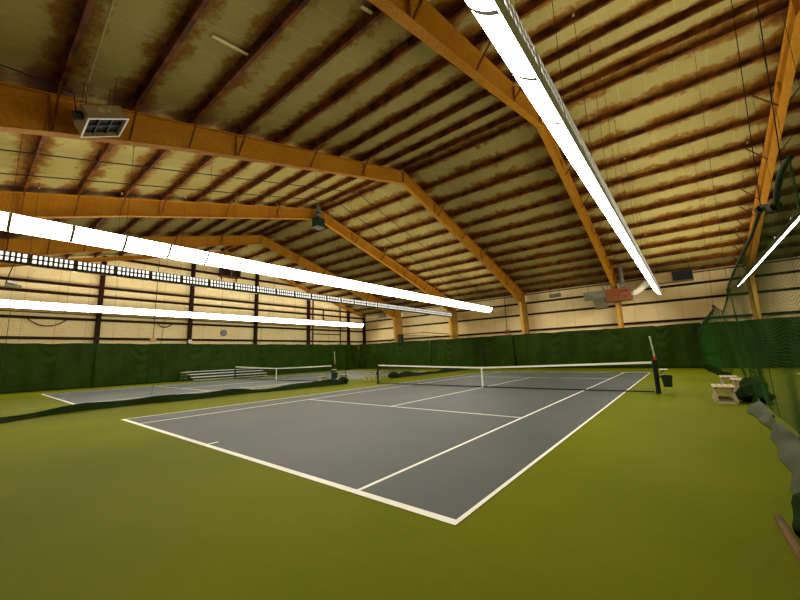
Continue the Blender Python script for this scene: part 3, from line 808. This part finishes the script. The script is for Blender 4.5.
# emergency lights hung by the side wall
def emergency(x, y, z, label):
    t = thing('emergency_light', label, 'emergency light', (x, y, z))
    MB().box((x - .48, y - .16, z - .15), (x + .48, y + .16, z + .17)).build('fixture_case', 'grey_steel', t, bevel=.05)
    q = MB(); q.box((x - .42, y - .19, z - .13), (x + .42, y - .15, z + .02)).build('fixture_lens', 'olive_metal', t, bevel=.01)
    for s in (-1, 1): MB().tube([(x + s * .36, y, z + .12), (x + s * .36, y, zc(y))], .012, 5).build('hanger_rod', 'cable', t)
emergency(-1.0, 17.3, 6.3, 'grey fixture hung below the eave between the ochre column and the red furnace')
emergency(-21.4, 17.3, 6.45, 'grey fixture hung below the eave near the building corner')

# conduit drop with a small red box on the side wall
t = thing('alarm_box', 'small dull red box at the foot of a conduit, above the green side wall curtain', 'alarm box', (-6.15, 18.7, 3.5))
MB().box((-6.4, 18.6, 3.36), (-5.95, 18.74, 3.66)).build('box_body', 'red_metal', t, bevel=.015)
MB().tube([(-6.18, 18.68, 3.66), (-6.18, 18.68, 6.9)], .03, 6).build('conduit', 'cable', t)

# dark curtain bracket
t = thing('curtain_bracket', 'black box bracket with a long thin arm over the curtain beside an ochre column', 'bracket', (-18.2, 17.1, 3.0))
MB().box((-18.75, 17.0, 3.1), (-18.15, 17.25, 3.95)).build('bracket_box', 'black', t, bevel=.01)
MB().tube([(-18.9, 17.1, 3.98), (-15, 17.1, 3.98), (-11.9, 17.1, 3.6)], .035, 6).build('bracket_arm', 'cable', t)

# small things on the end wall
t = thing('wall_clock', 'round grey wall clock between two girts of the end wall', 'clock', (XW0 + .02, .24, 4.17))
def disc(q, x, y, z, r, th, n=24): q.tube([(x, y, z), (x + th, y, z)], r, n)
q = MB(); disc(q, XW0 + .005, .24, 4.17, .3, .06); q.build('clock_rim', 'dark_steel', t)
q = MB(); disc(q, XW0 + .066, .24, 4.17, .26, .008); q.build('clock_face', 'clock', t)
q = MB(); q.bar((XW0 + .08, .24, 4.17), (XW0 + .08, .24, 4.36), .02, .008, up=(1, 0, 0)); q.bar((XW0 + .08, .24, 4.17), (XW0 + .08, .12, 4.12), .025, .008, up=(1, 0, 0)); q.build('clock_hand', 'black', t)
t = thing('junction_box', 'small pinkish box on the lowest girt with a conduit above', 'junction box', (XW0 + .2, -5.45, 3.45))
MB().box((XW0 + .205, -5.65, 3.36), (XW0 + .33, -5.22, 3.58)).build('box_body', 'sign', t, bevel=.01)
MB().tube([(XW0 + .24, -5.43, 3.58), (XW0 + .24, -5.43, 10.0)], .022, 6).build('conduit', 'cable', t)
t = thing('wall_bell', 'small round white bell at the foot of an end wall post', 'bell', (XW0 + .4, -2.75, 3.3))
q = MB(); disc(q, XW0 + .39, -2.75, 3.33, .17, .08); q.build('bell_dome', 'white', t, bevel=.02)
q = MB(); disc(q, XW0 + .47, -2.75, 3.33, .05, .03, 12); q.build('bell_boss', 'grey_steel', t)
for nm, ys, zz, lab in (('cable', (-12.58, -10.66), 4.3, 'wide black cable loop drooping from the end wall girt'), ('cable', (-5.2, -4.15), 4.5, 'short black cable loop drooping from the girt above the pinkish box')):
    pts = []
    for i in range(17):
        u = i / 16; pts.append((XW0 + .24, ys[0] + (ys[1] - ys[0]) * u, 4.78 - (4.78 - zz) * (1 - (2 * u - 1) ** 2)))
    tag(MB().tube(pts, .035, 6).build('hanging_cable', 'black'), lab, 'cable')
# shaded lamp hung off an arm near the end wall
t = thing('hanging_floodlight', 'tan and dark floodlight on a drop pole high beside the end wall', 'floodlight', (-25.3, -13.4, 6.7))
mt = Matrix.Translation((-25.3, -13.42, 6.72)) @ Matrix.Rotation(-.12, 4, 'X')
q = MB(); q.obox(mt, (.5, .74, .17)); q.build('lamp_tray', 'olive_metal', t, bevel=.05)
q = MB(); q.obox(mt @ Matrix.Translation((0, -.08, .19)), (.36, .46, .22)); q.build('lamp_hood', 'flex_duct', t, bevel=.08)
MB().tube([(-25.3, -13.75, 6.8), (-25.3, -13.7, 7.2), (-25.3, -13.4, zc(13.4))], .03, 6).build('drop_pole', 'cable', t)

# ------------------------------------------------------------------ camera
def camera():
    p = (7.32276, -14.87502, 1.56355); yaw, pitch, roll, foc = -.676885, .157176, -.0331844, 348.215
    f = Vector((sin(yaw) * cos(pitch), cos(yaw) * cos(pitch), sin(pitch))); r = Vector((cos(yaw), -sin(yaw), 0)); u = r.cross(f)
    r2 = r * cos(roll) + u * sin(roll); u2 = -r * sin(roll) + u * cos(roll)
    cam = bpy.data.cameras.new('camera'); o = bpy.data.objects.new('camera', cam); COL.objects.link(o)
    o.matrix_world = Matrix.Translation(p) @ Matrix((r2, u2, -f)).transposed().to_4x4()
    cam.sensor_width = 36; cam.lens = foc / 800 * 36; cam.clip_start = .05; cam.clip_end = 300
    SC.camera = o
camera()

w = bpy.data.worlds.new('world'); SC.world = w; w.use_nodes = True
w.node_tree.nodes['Background'].inputs[0].default_value = (.5, .5, .5, 1); w.node_tree.nodes['Background'].inputs[1].default_value = .05
SC.view_settings.view_transform = 'Standard'; SC.view_settings.look = 'None'; SC.view_settings.gamma = 1
SC.view_settings.exposure = 1.92
SC.view_settings.use_curve_mapping = False
SC.cycles.max_bounces = 8; SC.cycles.diffuse_bounces = 6; SC.cycles.use_denoising = True
SC.cycles.sample_clamp_indirect = 6
